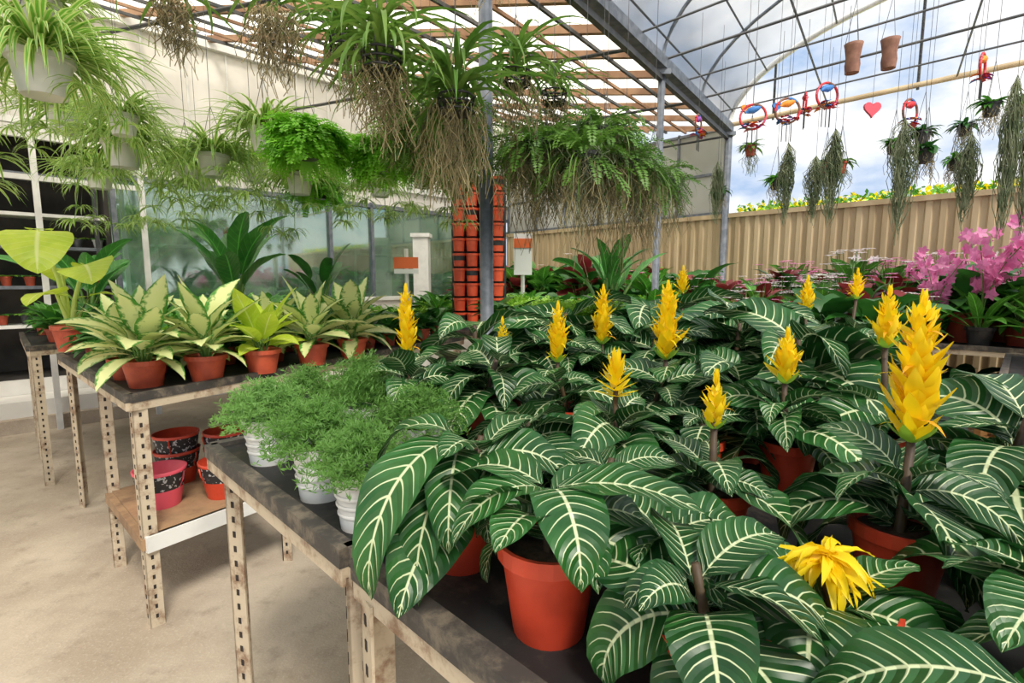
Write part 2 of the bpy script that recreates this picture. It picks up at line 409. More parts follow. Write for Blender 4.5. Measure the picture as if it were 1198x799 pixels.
# ---------------------------------------------------------------- tables
def leg(b,x,y,z1,rz,w=.055,z0=0):
    ca,sa=math.cos(rz),math.sin(rz)
    def T(u,v): return (x+u*ca-v*sa,y+u*sa+v*ca)
    t=.005
    b.prism([T(0,0),T(w,0),T(w,t),T(0,t)],z0,z1,MLEG); b.prism([T(0,0),T(t,0),T(t,w),T(0,w)],z0,z1,MLEG)
    z=z0+.04
    while z<z1-.03:
        for (A,Bq) in (((w*.5-.005,-.0015),(w*.5+.005,.0)),((-.0015,w*.5-.005),(0,w*.5+.005))):
            b.prism([T(A[0],A[1]),T(Bq[0],A[1]),T(Bq[0],Bq[1]),T(A[0],Bq[1])],z,z+.018,MHOLE)
        z+=.045
def table(name,poly,z,legs,top=MLINER,rim=MRIM):
    b=B(); cx=sum(p[0] for p in poly)/len(poly);cy=sum(p[1] for p in poly)/len(poly)
    b.prism(poly,z-.02,z,top)
    n=len(poly)
    for i in range(n):
        p=Vector((*poly[i],z-.006));q=Vector((*poly[(i+1)%n],z-.006))
        b.beam(p,q,.032,.036,rim)
        b.beam(p+Vector((0,0,-.036)),q+Vector((0,0,-.036)),.024,.034,MLEG)
    for (x,y) in legs:
        leg(b,x,y,z-.045,math.atan2(cy-y,cx-x)-math.pi/4)
    return b
def abt(a0,a1,b0,b1): return [AB(a0,b0),AB(a1,b0),AB(a1,b1),AB(a0,b1)]
TZ=1.03
b=table('t',abt(.395,2.6,.80,1.61),TZ,[AB(.42,1.6),AB(.39,.80),AB(2.58,.82),AB(2.58,1.59)]); b.obj('plant_bench')
b=table('t',abt(.395,1.30,-.75,.76),TZ,[AB(.39,.75),AB(.42,-.73),AB(1.28,-.73),AB(1.28,.73)]); b.obj('plant_bench')
b=table('t',abt(1.34,2.6,.32,.76),TZ,[AB(1.36,.34),AB(2.58,.34)]); b.obj('plant_bench')
T0=[(-1.57,2.06),(-.42,4.35),(-1.75,5.6),(-2.92,3.28)]
b=table('t',T0,TZ,[(-1.57,2.07),(-2.1,2.55),(-2.9,3.29),(-.43,4.33),(-1.75,5.58)])
b.prism([(-1.55,2.08),(-1.22,2.58),(-1.75,3.05),(-2.08,2.56)],.40,.42,MWOOD)
b.beam((-1.56,2.07,.385),(-1.22,2.58,.385),.03,.07,MWHITE); b.beam((-1.56,2.07,.385),(-2.1,2.56,.385),.03,.05,MWOOD)
leg(b,-1.24,2.62,TZ-.04,0,.05)
b.obj('plant_bench')
T00=[(-3.44,3.62),(-2.2,5.9),(-3.3,7.0),(-4.5,4.68)]
b=table('t',T00,TZ,[(-3.44,3.63),(-4.48,4.69),(-4.0,4.2),(-2.2,5.88),(-3.3,6.98)]); b.obj('plant_bench')
benches=[(3.05,4.4,1.75,5.0),(5.0,6.95,2.6,6.3),(4.95,6.95,-2.6,2.2),(3.35,4.6,-2.5,.05),(3.1,4.5,.45,1.6)]
for i,q in enumerate(benches):
    P=abt(*q); b=table('t',P,TZ,[tuple(p) for p in P])
    if i in (2,4): b.ab(q[0]+.03,q[1]-.03,q[2]+.03,q[3]-.03,.42,.45,MWOOD)
    b.obj('plant_bench')
# ---------------------------------------------------------------- plants
def spike(b,base,h,w=1.0,n=None):
    n=n or int(h/.010)
    for k in range(n):
        t=k/n; z=base[2]+h*.86*t
        sc=(1.25-.8*t)*(.6+.4*min(1,t*6))
        for i in range(4):
            az=k*.79+i*math.pi/2+R.uniform(-.25,.25); L=.043*sc*w*R.uniform(.7,1.3)
            b.leaf((base[0]+.004*math.cos(az),base[1]+.004*math.sin(az),z),az,rad(R.uniform(10,50)),rad(R.uniform(45,100)),L,.018*sc*w,MYEL,4,2,.4,None,.1,R.uniform(-.4,.4))
        if R.random()<.4:
            az=R.random()*6.28; b.leaf((base[0],base[1],z),az,rad(50),rad(-30),.055*sc*w,.008,MORG if R.random()<.5 else MYEL,4,2,.3)
    for i in range(4): b.leaf((base[0],base[1],base[2]+h*.85),i*1.57,rad(75),rad(88),.035,.012,MYEL,3,2,.3)
    for i in range(5): b.leaf((base[0],base[1],base[2]-.004),i*1.25,rad(20),rad(60),.04*w,.016*w,MG3,4,2,.2)
zprof=lambda t: (max(0,math.sin(math.pi*min(1,(.02+.98*t)**.78)))**.8)*(1 if t>.12 else .35+t*5.4)
def zebra(seed,H=.22,fl=None,npair=6,Ls=1.0,pr=.062,phh=.115,fh=.18,fw=1.0,extra=(),top=None,skip=None):
    global R
    R=random.Random(seed); b=B()
    b.pot((0,0,0),pr,phh,MRED,.74)
    lean=(R.uniform(-.035,.035),R.uniform(-.035,.035))
    b.tube([(0,0,.09),(lean[0]*.5,lean[1]*.5,.09+(H-.09)*.5),(lean[0],lean[1],H)],[.008,.007,.006],MSTEM,6)
    a0=R.random()*3; LT_=top or H
    for k in range(npair):
        t=k/(npair-1); z=phh-.01+(LT_-phh-.01)*t
        for q in (0,1):
            az=a0+k*1.35+q*math.pi+R.uniform(-.5,.5)
            L=(.215-.065*t)*R.uniform(.65,1.25)*Ls
            p0=rad(R.uniform(0,45)+t*25); p1=rad(R.uniform(-115,-55)+t*45)
            bx=lean[0]*t+.012*math.cos(az);by=lean[1]*t+.012*math.sin(az)
            W=L*R.uniform(.44,.58); rr=R.uniform(-.6,.6)
            if skip and abs(((az-skip[0]+math.pi)%(2*math.pi))-math.pi)<skip[1]: continue
            b.leaf((bx,by,z),az,p0,p1,L,W,MZ,12,6,.18,zprof,.08,rr,R.uniform(-.6,.6))
    for (az,z,p0,p1,L,W) in extra:
        b.leaf((.012*math.cos(az),.012*math.sin(az),z),az,rad(p0),rad(p1),L,W,MZ,16,8,.16,zprof,.06,0,0)
    if fl:
        b.tube([(lean[0],lean[1],H-.005),(lean[0],lean[1],H+.03)],.006,MSTEM,6)
    if fl=='spike': spike(b,(lean[0],lean[1],H+.02),fh,fw)
    elif fl=='open':
        for k in range(6):
            for i in range(10):
                az=i*.63+k*.37+R.uniform(-.3,.3); L=R.uniform(.045,.09)*(1-k*.06)
                b.leaf((lean[0],lean[1],H+.02+k*.003),az,rad(R.uniform(-30,35)+k*4),rad(R.uniform(-100,-10)),L,R.uniform(.010,.016),MYEL,6,2,.5,lambda t:min(1,.5+t*2.5)*(1-t**3),.2,R.uniform(-.8,.8),R.uniform(-.9,.9))
    elif fl=='star':
        for k in range(6):
            for i in range(6):
                az=i*1.047+k*.6; b.leaf((lean[0],lean[1],H+.01+k*.012),az,rad(10+k*10),rad(20+k*14),.055,.016,MYEL,4,2,.3)
    return b.mesh('zebra_plant')
ZN=[zebra(100+i,.175+.014*i,None,8,.9+.07*i) for i in range(8)]
def Z(me,x,y,z=TZ,sc=1,rz=None,nm='zebra_plant'):
    return inst(me,nm,(x,y,z),R.uniform(0,6.28) if rz is None else rz,sc)
flowers=[
 (-.285,1.48,.235,'spike',.21,1.05,1),(.16,1.43,.23,'spike',.16,1.1,2),(-.025,1.68,.22,'spike',.10,.8,3),
 (.34,1.73,.24,'spike',.20,1.25,4),(.40,1.43,.235,'spike',.22,1.4,5),(.236,1.12,.20,'star',.1,.8,6),
 (.825,2.1,.335,'open',.1,.9,7),(.625,1.13,.225,'spike',.11,1.1,8),(.354,.87,.195,'spike',.085,.8,9),
 (.58,.73,.215,'spike',.225,1.3,10),(.38,.565,.115,'open',.1,1,11),(1.09,1.9,.34,'spike',.12,1.,12),
 (1.38,2.1,.38,'spike',.11,1.,13),(.87,2.6,.39,'spike',.13,1.1,14),(.89,1.19,.30,'spike',.13,1.1,15)]
used=[]
for (x,y,H,ty,fh,fw,sd) in flowers:
    far=H>=.3
    me=zebra(sd*13+5,H,ty,(6 if sd==11 else 8) if not far else 9,(.8 if sd in(11,9) else 1.05) if not far else 1.15,.062,.10 if sd==11 else .115,fh,fw,(),(H-.09) if far else (H-.03 if sd in (6,9) else H-.01))
    Z(me,x,y,rz=0); used.append((x,y,.15))
R=random.Random(21)
used+=[(.05,.66,.15),(-.10,.84,.15)]
Za=zebra(901,.20,None,7,.85,.066,.13,extra=((-1.35,.20,35,-95,.165,.09),(-2.6,.2,30,-60,.15,.08),(2.6,.2,30,-60,.2,.1),(-.25,.20,20,-30,.20,.105)),skip=(-1.4,.45))
Zb=zebra(902,.215,None,8,.95,.062,.115,extra=((-2.35,.2,20,-100,.24,.095),(-1.9,.18,5,-100,.25,.08),(3.1,.22,45,-90,.17,.09),(-2.1,.21,25,-98,.31,.10),(-2.55,.19,0,-98,.25,.085),(-1.6,.2,20,-95,.2,.08)),skip=(2.9,.5))
Z(Za,.05,.655,rz=0); Z(Zb,-.085,.82,rz=0)
Zc=zebra(903,.14,None,6,.85,extra=((-2.6,.14,15,-85,.20,.10),(-2.0,.14,20,-80,.19,.10),(2.8,.15,20,-60,.18,.09),(-.6,.15,25,-50,.2,.1)),skip=(1.6,.6))
Zd=zebra(904,.17,None,8,1.05)
Z(Zc,.42,.365,rz=0); Z(Zd,.60,.47,rz=1.0); Z(Zd,.23,.66,sc=.85,rz=2.2); used+=[(.42,.37,.15),(.60,.47,.15),(.23,.66,.12)]
a=.53
while a<2.5:
    bq=-.62
    while bq<1.55:
        aa=a+R.uniform(-.055,.055); b2=bq+R.uniform(-.055,.055); x,y=AB(aa,b2)
        ok=all((x-u)**2+(y-v)**2>d*d for u,v,d in used) and not (aa<.90 and b2>.74) and not (b2<.38 and aa>1.22)
        if ok and -.66<b2<1.52:
            f=max(0,min(1,(math.hypot(x,y)-1.25)/.9)); sc=R.uniform(.82,1.15)+.27*f
            inst(R.choice(ZN[:5] if math.hypot(x,y)<1.1 else ZN),'zebra_plant',(x,y,TZ),R.uniform(0,6.28),sc)
        bq+=.218
    a+=.218
def gyps(seed,r=.12,h=.11):
    global R; R=random.Random(seed); b=B(); b.pot((0,0,0),.058,.12,MWPOT,.80)
    for z in (.03,.05,.07): b.lathe((0,0,0),[(.0468+z*.13,z),(.0485+z*.13,z+.004),(.0468+z*.13,z+.008)],MWPOT,24)
    for _ in range(1100):
        az=R.random()*6.283; el=R.uniform(-.1,1.57); L=R.uniform(.45,1)*R.choice((1,1,1.12))
        p=Vector((r*L*math.cos(el)*math.cos(az),r*L*math.cos(el)*math.sin(az),.11+h*L*math.sin(el)*R.uniform(.7,1)))
        for k in range(6):
            d=Vector((R.uniform(-1,1),R.uniform(-1,1),R.uniform(-.2,1.3))).normalized(); sd=d.cross(Vector((R.random(),R.random(),.3))).normalized()
            b.dia(p,d,sd,R.uniform(.010,.022),.0026,MFINE)
    for _ in range(40):
        az=R.random()*6.283; b.tube([(0,0,.09),(r*.5*math.cos(az),r*.5*math.sin(az),.09+h*.5)],.001,MFINE,3,False)
    return b.mesh('gypsophila_pot')
GY=[gyps(51),gyps(52)]
R=random.Random(5)
for (x,y,s_) in ((-.64,1.31,1),(-.42,1.09,1),(-.29,.955,.92),(-.42,1.42,1.05),(-.23,1.24,1),(-.62,1.53,1),(-.48,1.64,1.1)):
    inst(GY[R.randrange(2)],'gypsophila_pot',(x,y,TZ),R.random()*6,s_)
def clump(seed,name,mat,n,L,Wr,potm,pr=.08,ph=.12,p0=(25,80),p1=(-40,20),h0=.02,h1=.10,stem=True,extra=None,nv=7,nu=4,mat2=None,lowpoly=False,wav=.03):
    global R; R=random.Random(seed); b=B(); b.pot((0,0,0),pr,ph,potm,.74,n=16 if lowpoly else 24)
    for k in range(n):
        az=k*2.4+R.uniform(-.3,.3); t=k/n; zz=ph*.86+h0+(h1-h0)*t
        l=L*R.uniform(.7,1.2); a0=rad(p0[0]+(p0[1]-p0[0])*t+R.uniform(-10,10)); a1=rad(p1[0]+(p1[1]-p1[0])*t+R.uniform(-16,16))
        q=R.uniform(.01,.05); bx,by=q*math.cos(az),q*math.sin(az)
        if stem: b.tube([(bx*.3,by*.3,ph*.8),(bx,by,zz)],.004,MGST,4,False)
        b.leaf((bx,by,zz),az,a0,a1,l,l*Wr,mat2 if (mat2 and R.random()<.35) else mat,nv,nu,.2,None,wav,R.uniform(-.4,.4))
    if extra: extra(b)
    return b.mesh(name)
DF=[clump(200+i,'dieffenbachia',MDF,28,.26,.42,MTER,.085,.12,(10,85),(-45,55),.02,.14) for i in range(3)]
DFG=clump(210,'dieffenbachia',MALO,18,.24,.42,MTER,.085,.12,(20,85),(-30,60),.02,.12)
DK=[clump(220+i,'potted_philodendron',MG1,24,.20,.5,MTER,.075,.12,(15,75),(-45,10),.0,.10,lowpoly=True,nv=5) for i in range(3)]
MDm=[clump(230+i,'potted_foliage_plant',MG2,22,.20,.42,MTER,.075,.12,(15,80),(-45,20),.0,.12,lowpoly=True,nv=5) for i in range(2)]
def lfern(seed):
    global R; R=random.Random(seed); b=B(); b.pot((0,0,0),.07,.11,MTER,.74,n=16)
    for k in range(46):
        b.frond((0,0,.1),R.random()*6.28,rad(R.uniform(20,88)),rad(R.uniform(-60,40)),R.uniform(.12,.2),.07,MG3,9)
    return b.mesh('potted_fern')
LT=[lfern(240),lfern(241)]
def ptl(mat,n,hh,sp,fs=.028):
    def e(b):
        for _ in range(n):
            az=R.random()*6.283; r_=sp*math.sqrt(R.random()); z=hh*R.uniform(.75,1.1); c=(r_*math.cos(az),r_*math.sin(az),z)
            b.tube([(c[0]*.4,c[1]*.4,.1),c],.002,MGST,3,False)
            for i in range(5): b.leaf(c,i*1.257+az,rad(30),rad(-10),fs,fs*.85,mat,2,2,.1)
    return e
RD=[clump(250+i,'potted_begonia',(MREDL,MG1,MREDL)[i],28,.14,.6,MTER,.075,.12,(15,80),(-30,20),.02,.16,lowpoly=True,nv=4,mat2=(MG1,MREDL,MG2)[i],extra=ptl((MPINK,MWHT,MPINK)[i],8,.32,.12,.03)) for i in range(3)]
PK=[clump(260+i,'potted_flowering_plant',MG2,26,.14,.45,MTER,.075,.12,(15,85),(-30,30),.02,.18,lowpoly=True,nv=4,extra=ptl((MPINK,MWHT)[i],26,.36,.15,.034)) for i in range(2)]
def orchid(seed,mat):
    def e(b):
        for s_ in range(6):
            az=R.random()*6.283; pts=[]; hh=R.uniform(.4,.6)
            for k in range(8):
                t=k/7; pts.append((.18*t*t*math.cos(az),.18*t*t*math.sin(az),.12+hh*t-.06*t*t))
            b.tube(pts,.003,MGST,4,False)
            for k in range(3,8):
                for m_ in range(3):
                    c=Vector(pts[k])+Vector((R.uniform(-.03,.03),R.uniform(-.03,.03),R.uniform(-.03,.03)))
                    # each bloom faces outwards: five petals in a tilted plane
                    n_=Vector((R.uniform(-1,1),R.uniform(-1,1),R.uniform(0,.5))).normalized()
                    u_=n_.cross(Vector((0,0,1))).normalized(); v_=n_.cross(u_)
                    for i in range(5):
                        an=i*1.257; d=u_*math.cos(an)+v_*math.sin(an); sd=n_.cross(d)
                        b.dia(c,(d+n_*.15).normalized(),sd,.036,.024,mat)
    return clump(seed,'potted_orchid',MG2,14,.28,.16,MBLK,.06,.1,(40,80),(-10,40),.0,.05,nv=5,extra=e)
OR=[orchid(270,MPINK),orchid(271,MWHT),orchid(272,MPINK),orchid(273,MWHT)]
R=random.Random(33)
for i,(x,y) in enumerate(((-1.66,2.29),(-1.47,2.44),(-1.30,2.64),(-1.14,2.9),(-.99,3.16))):
    inst(DFG if i==2 else DF[i%3],'dieffenbachia',(x,y,TZ),i*1.3,1.02)
for (x,y) in ((-1.88,2.47),(-1.64,2.72),(-1.42,3.02)): inst(R.choice(DF),'dieffenbachia',(x,y,TZ),R.random()*6,.85)
def inpoly(p,poly):
    c=True
    for i in range(len(poly)):
        a=poly[i];d=poly[(i+1)%len(poly)]
        if (d[0]-a[0])*(p[1]-a[1])-(d[1]-a[1])*(p[0]-a[0])<.0: c=False
    return c
def fill(poly,step,choose,z=TZ,sc=(.85,1.1),skip=None,inset=.0):
    xs=[p[0] for p in poly];ys=[p[1] for p in poly]
    ctr=(sum(xs)/4,sum(ys)/4); pl=[(ctr[0]+(p[0]-ctr[0])*(1-inset),ctr[1]+(p[1]-ctr[1])*(1-inset)) for p in poly]
    if (pl[1][0]-pl[0][0])*(pl[2][1]-pl[0][1])-(pl[1][1]-pl[0][1])*(pl[2][0]-pl[0][0])<0: pl=pl[::-1]
    y=min(ys);row=0
    while y<max(ys):
        x=min(xs)+(row%2)*step/2
        while x<max(xs):
            px,py=x+R.uniform(-.03,.03),y+R.uniform(-.03,.03)
            if inpoly((px,py),pl) and not(skip and skip(px,py)):
                me,nm,k=choose(px,py); inst(me,nm,(px,py,z),R.random()*6.28,k*R.uniform(*sc))
            x+=step
        y+=step*.87;row+=1
def ch0(x,y):
    r_=R.random()
    if r_<.6: return R.choice(DK),'potted_philodendron',.85
    if r_<.85: return R.choice(MDm),'potted_foliage_plant',.85
    return R.choice(LT),'potted_fern',.95
def nearfront(x,y):
    ex,ey=.448,.894; dx,dy=x+1.57,y-2.06
    return (-dx*ey+dy*ex)<.42 and y<3.4
fill(T0,.2,ch0,skip=nearfront,inset=.08)
fill(T00,.22,lambda x,y:(R.choice(DK+MDm),'potted_philodendron',.9),inset=.08)
def ch5(x,y):
    if R.random()<.75: return R.choice(LT),'potted_fern',1.25
    return R.choice(MDm+DK),'potted_foliage_plant',1.1
fill(abt(*benches[0]),.24,ch5,inset=.06,skip=lambda x,y: math.hypot(x+.33,y-5.1)<.36 or math.hypot(x-.75,y-4.0)<.2)
fill(abt(*benches[1]),.33,lambda x,y:(R.choice(MDm+DK+RD),'potted_foliage_plant',R.choice((1.4,1.7,2.1))),inset=.05)
def ch3(x,y):
    r_=R.random(); bq=(y-x)/S2
    if bq<.6 and r_<.5: return R.choice(OR),'potted_orchid',R.choice((1.1,1.3))
    if r_<.25: return R.choice(OR),'potted_orchid',.95
    if r_<.50: return R.choice(RD),'potted_begonia',R.choice((1.5,1.8))
    if r_<.88: return R.choice(PK),'potted_flowering_plant',R.choice((1.4,1.8))
    return R.choice(MDm+DK),'potted_foliage_plant',R.choice((1.5,2.0))
fill(abt(*benches[2]),.30,ch3,inset=.04)
fill(abt(4.97,5.5,-2.5,2.1),.26,lambda x,y:(R.choice(DK),'potted_philodendron',1.2),z=.45,inset=.05)
fill(abt(*benches[4]),.24,lambda x,y:(R.choice(RD+RD+PK+DK),'potted_begonia',R.choice((1.0,1.3))),inset=.1)
def chR(x,y):
    r_=R.random()
    if r_<.5: return R.choice(OR),'potted_orchid',R.choice((.9,1.1))
    if r_<.75: return R.choice(RD),'potted_begonia',.9
    return R.choice(PK),'potted_flowering_plant',.9
fill(abt(*benches[3]),.25,chR,inset=.12,skip=lambda x,y:(x+y)/S2<3.85 and (y-x)/S2>-.55)
b=B(); c=AB(3.66,-.24)
b.prism([(-.2,-.14),(.2,-.14),(.2,.14),(-.2,.14)],0,.01,MBLK)
for p,q in (((-.2,-.14),(.2,-.14)),((.2,-.14),(.2,.14)),((.2,.14),(-.2,.14)),((-.2,.14),(-.2,-.14))): b.beam((*p,.03),(*q,.03),.008,.06,MBLK)
b.obj('seed_tray',(c[0],c[1],TZ+.016),.8)
b=B()
for z in (.03,.15,.27,.39,.51):
    for p,q in (((-.3,-.22),(.3,-.22)),((.3,-.22),(.3,.22)),((.3,.22),(-.3,.22)),((-.3,.22),(-.3,-.22))):
        b.beam((*p,z+.02),(*q,z+.02),.016,.1,MCRATE)
for x in(-.29,.29):
    for y in (-.21,.21): b.beam((x,y,0),(x,y,.6),.04,.04,MCRATE)
b.prism([(-.3,-.22),(.3,-.22),(.3,.22),(-.3,.22)],.02,.04,MCRATE)
b.obj('wooden_crate',(3.40,3.25,0),rad(45),1.15)
def banana(seed,n=9,L=.75,mat=MBAN):
    global R; R=random.Random(seed); b=B(); b.pot((0,0,0),.14,.22,MBLK,.75)
    for k in range(n):
        az=k*2.4; t=k/n; a0=rad(R.uniform(55,82)); h=.25+.25*t
        d=Vector((math.cos(a0)*math.cos(az),math.cos(a0)*math.sin(az),math.sin(a0)))
        p=Vector((0,0,.2)); q=p+d*h; b.tube([p,q],[.018,.01],MGST,6,False)
        b.leaf(q,az,a0,rad(R.uniform(0,40)),L*R.uniform(.7,1),L*.27,mat,12,4,.3,lambda t:max(0,math.sin(math.pi*t**.85))**.6,.05,R.uniform(-.6,.6))
    return b.mesh('banana_plant')
inst(banana(300,11),'banana_plant',(-2.55,4.75,TZ),.3,.95)
inst(banana(301,11),'banana_plant',(-3.75,4.55,TZ),1.2,.75)
inst(banana(302,12,.5),'banana_plant',(.75,4.0,TZ),.0,.85)
inst(banana(303,8,.5,MG1),'banana_plant',(-1.85,5.0,TZ),2.0,.8)
def alocasia():
    global R; R=random.Random(310); b=B(); b.pot((0,0,0),.12,.2,MTER,.75)
    prof=lambda t:(max(0,math.sin(math.pi*(t**.55))))**.6
    # (azimuth, petiole tip x,y,z, start pitch, end pitch, length, roll)
    for (az,tx,ty,h,p0,p1,l,rl_) in ((-.95,-.12,-.06,.92,-25,-80,.42,.0),(-.75,.16,-.02,.66,10,-55,.36,.35),(2.4,-.1,.08,.62,30,-60,.30,0),(-1.6,0,-.1,.44,30,-60,.28,.2),(.6,.1,.08,.42,30,-60,.3,0)):
        q=(tx,ty,h)
        b.tube([(0,0,.15),(tx*.35,ty*.35,h*.6),q],[.022,.016,.010],MALO,6,False)
        b.leaf(q,az,rad(p0),rad(p1),l,l*1.0,MALO,12,6,.08,prof,.03,rl_)
        # the two backward lobes of the arrow shaped blade
        for sgn in (-.55,.55): b.leaf(q,az+math.pi+sgn,rad(-p0*.5+10),rad(-10),l*.30,l*.28,MALO,5,2,.08,None,.03,rl_)
    return b.mesh('alocasia_plant')
inst(alocasia(),'alocasia_plant',(-3.02,3.5,TZ),.0,.88)
MPAT=N('black_patterned_band'); 
_f=MPAT.noise(70,'Object',1); MPAT=MPAT.bsdf(MPAT.mix(MPAT.ss(_f,.60,.62),(.02,.02,.02),(.42,.42,.42)),.6)
def basket(mat):
    b=B(); b.disc((0,0,0),.07,mat); b.lathe((0,0,0),[(.07,0),(.085,.08)],mat); b.lathe((0,0,0),[(.085,.08),(.098,.15)],MPAT)
    b.lathe((0,0,0),[(.098,.15),(.102,.165),(.094,.165),(.07,.02)],mat); b.disc((0,0,.03),.07,mat)
    b.tube([(.104*math.cos(t),.0,.15-.11*math.sin(t)) for t in [math.pi*k/10 for k in range(11)]],.004,mat,4)
    return b.mesh('flower_basket')
MPK=plain('pink_basket',(.72,.09,.13),rough=.5)
BK=[basket(MPK),basket(MRED)]
for i,(x,y,z,s_) in enumerate(((-1.71,2.40,.42,1.12),(-1.47,2.52,.42,1.12),(-1.58,2.75,.42,1.1),(-1.82,2.70,.42,1.1),(-1.58,2.75,.51,1.1),(-1.82,2.70,.51,1.1))):
    inst(BK[i%2 if i<2 else 1],'flower_basket',(x,y,z),i,s_)
MTOW=plain('orange_red_pot',(.80,.12,.045),(.66,.08,.03),10,rough=.45)
b=B()
for x in (-.25,.25): b.beam((x,.08,0),(x,.08,1.5),.03,.03,MBLK)
b.prism([(-.25,.09),(.25,.09),(.25,.10),(-.25,.10)],0,1.5,MDARK)
for k in range(10):
    z=.08+k*.145
    b.beam((-.25,.08,z),(.25,.08,z),.02,.02,MBLK)
    for j in range(4): b.pot((-.19+j*.127,0,z-.04),.060,.125,MTOW,.84,14,MBLK if (j+k)%4==0 else None)
b.beam((-.28,.08,.01),(.28,.08,.01),.25,.02,MBLK)
b.obj('pot_display_rack',(-.33,5.1,TZ))
b=B(); b.beam((0,0,0),(0,0,1.0),.03,.03,MWHITE); b.beam((-.13,-.02,.85),(.13,-.02,.85),.01,.12,MSIGN); b.beam((-.13,-.02,.76),(.13,-.02,.76),.01,.05,MPAPER); b.obj('price_sign',(-1.13,5.55,.85))
b=B(); b.beam((0,0,0),(0,0,1.2),.03,.03,MWHITE); b.beam((-.1,-.02,1.0),(.1,-.02,1.0),.01,.45,MPAPER); b.beam((-.1,-.03,1.12),(.1,-.03,1.12),.01,.1,MSIGN); b.obj('price_sign',(.12,5.75,.8))
b=B(); b.prism([(-.12,-.12),(.12,-.12),(.12,.12),(-.12,.12)],0,2.2,MWHITE); b.prism([(-.15,-.15),(.15,-.15),(.15,.15),(-.15,.15)],2.2,2.26,MWHITE); b.obj('white_pillar',(-1.45,8.35,0))
# ---------------------------------------------------------------- hanging plants
def roofz(x,y):
    a=(x+y)/S2;bq=(y-x)/S2; bg=2.3+(a-2.1)*.155
    return 3.6 if bq<bg else 3.6+.9*(bq-bg)/(7.5-bg)
def wires(b,r,z0,top,k=3):
    apex=z0+.28
    for i in range(k):
        a=i*6.283/k+.4; b.tube([(r*math.cos(a),r*math.sin(a),z0),(0,0,apex)],.0018,MWIRE,4,False)
    b.tube([(0,0,apex),(0,0,top)],.0018,MWIRE,4,False)
def hang(fn,name,x,y,z,rz=0,sc=1,**k):
    b=B(); fn(b,top=(roofz(x,y)-z)/sc,**k); return b.obj(name,(x,y,z),rz,sc)
def spider(b,top,n=110,L=.42,seed=1,potr=.085,baby=9):
    global R; R=random.Random(seed); b.pot((0,0,-.13),potr,.13,MWPOT,.72); wires(b,potr,0,top)
    sp=lambda t: min(1,t*6+.4)*(1-t**2.2)
    for k in range(n):
        az=R.random()*6.283; b.leaf((.03*math.cos(az),.03*math.sin(az),-.02),az,rad(R.uniform(25,88)),rad(R.uniform(-105,-10)),L*R.uniform(.5,1.1),.020,MSPD,8,2,.3,sp)
    for k in range(baby):
        az=R.random()*6.283; r_=R.uniform(.15,.32); z=-R.uniform(.05,.4)
        b.tube([(0,0,0),(r_*.6*math.cos(az),r_*.6*math.sin(az),.12),(r_*math.cos(az),r_*math.sin(az),z)],.0018,MGST,3,False)
        for i in range(16): 
            a2=R.random()*6.28; b.leaf((r_*math.cos(az),r_*math.sin(az),z),a2,rad(R.uniform(0,60)),rad(-60),.13,.013,MSPD,4,2,.2,sp)
def fern(b,top,n=90,L=.34,mat=MFERN,seed=2,potm=MBLK,W=.07,droop=-95,nn=18):
    global R; R=random.Random(seed); b.pot((0,0,-.12),.08,.12,potm,.75); wires(b,.08,0,top)
    for k in range(n):
        az=R.random()*6.283; b.frond((.04*math.cos(az),.04*math.sin(az),-.02),az,rad(R.uniform(-35,88)),rad(R.uniform(droop,-30)),L*R.uniform(.6,1.1),W,mat,nn)
def vanda(b,top,seed=3,n=16,L=.32,roots=60,rl_=(.25,.5),rr=.10,bask=True,strand=MROOT,rt=.002):
    global R; R=random.Random(seed); wires(b,.07,0,top)
    if bask:
        for z in (-.06,-.03,0):
            b.tube([(.075*math.cos(t*.785),.075*math.sin(t*.785),z) for t in range(9)],.005,MBLK,4)
        for t in range(8): b.tube([(.075*math.cos(t*.785),.075*math.sin(t*.785),0),(.055*math.cos(t*.785),.055*math.sin(t*.785),-.075)],.004,MBLK,4)
        b.disc((0,0,-.07),.058,MBLK)
    for k in range(n):
        az=k*2.4+R.uniform(-.3,.3); b.leaf((.02*math.cos(az),.02*math.sin(az),-.02+.14*k/n),az,rad(R.uniform(0,85)),rad(R.uniform(-105,-10)),L*R.uniform(.5,1.3),R.uniform(.014,.032),MSTRAP if k%3 else MFDK,8,2,.5,lambda t:min(1,t*5+.5)*(1-t**3))
    b.strands((0,0,-.05),rr,roots,rl_[0],rl_[1],strand,rt,.03)
def fernroots(b,top,seed=4,n=60,L=.36,mat=MFDK,roots=100,rl_=(.2,.6),rr=.2):
    fern(b,top,n,L,mat,seed,MBLK,.075,-95,20); b.strands((0,0,-.08),rr,roots,rl_[0],rl_[1],MROOT,.0017,.035)
    for k in range(26):
        az=R.random()*6.283; q=rr*.9*math.sqrt(R.random()); b.leaf((q*math.cos(az),q*math.sin(az),-.04),az,rad(R.uniform(-60,20)),rad(-92),R.uniform(.15,.4),.008,MSTRAP,6,2,.3,lambda t:1-t**2)
    b.strands((0,0,.0),rr*1.0,80,.15,.5,MMOSS,.0018,.035)
i=0
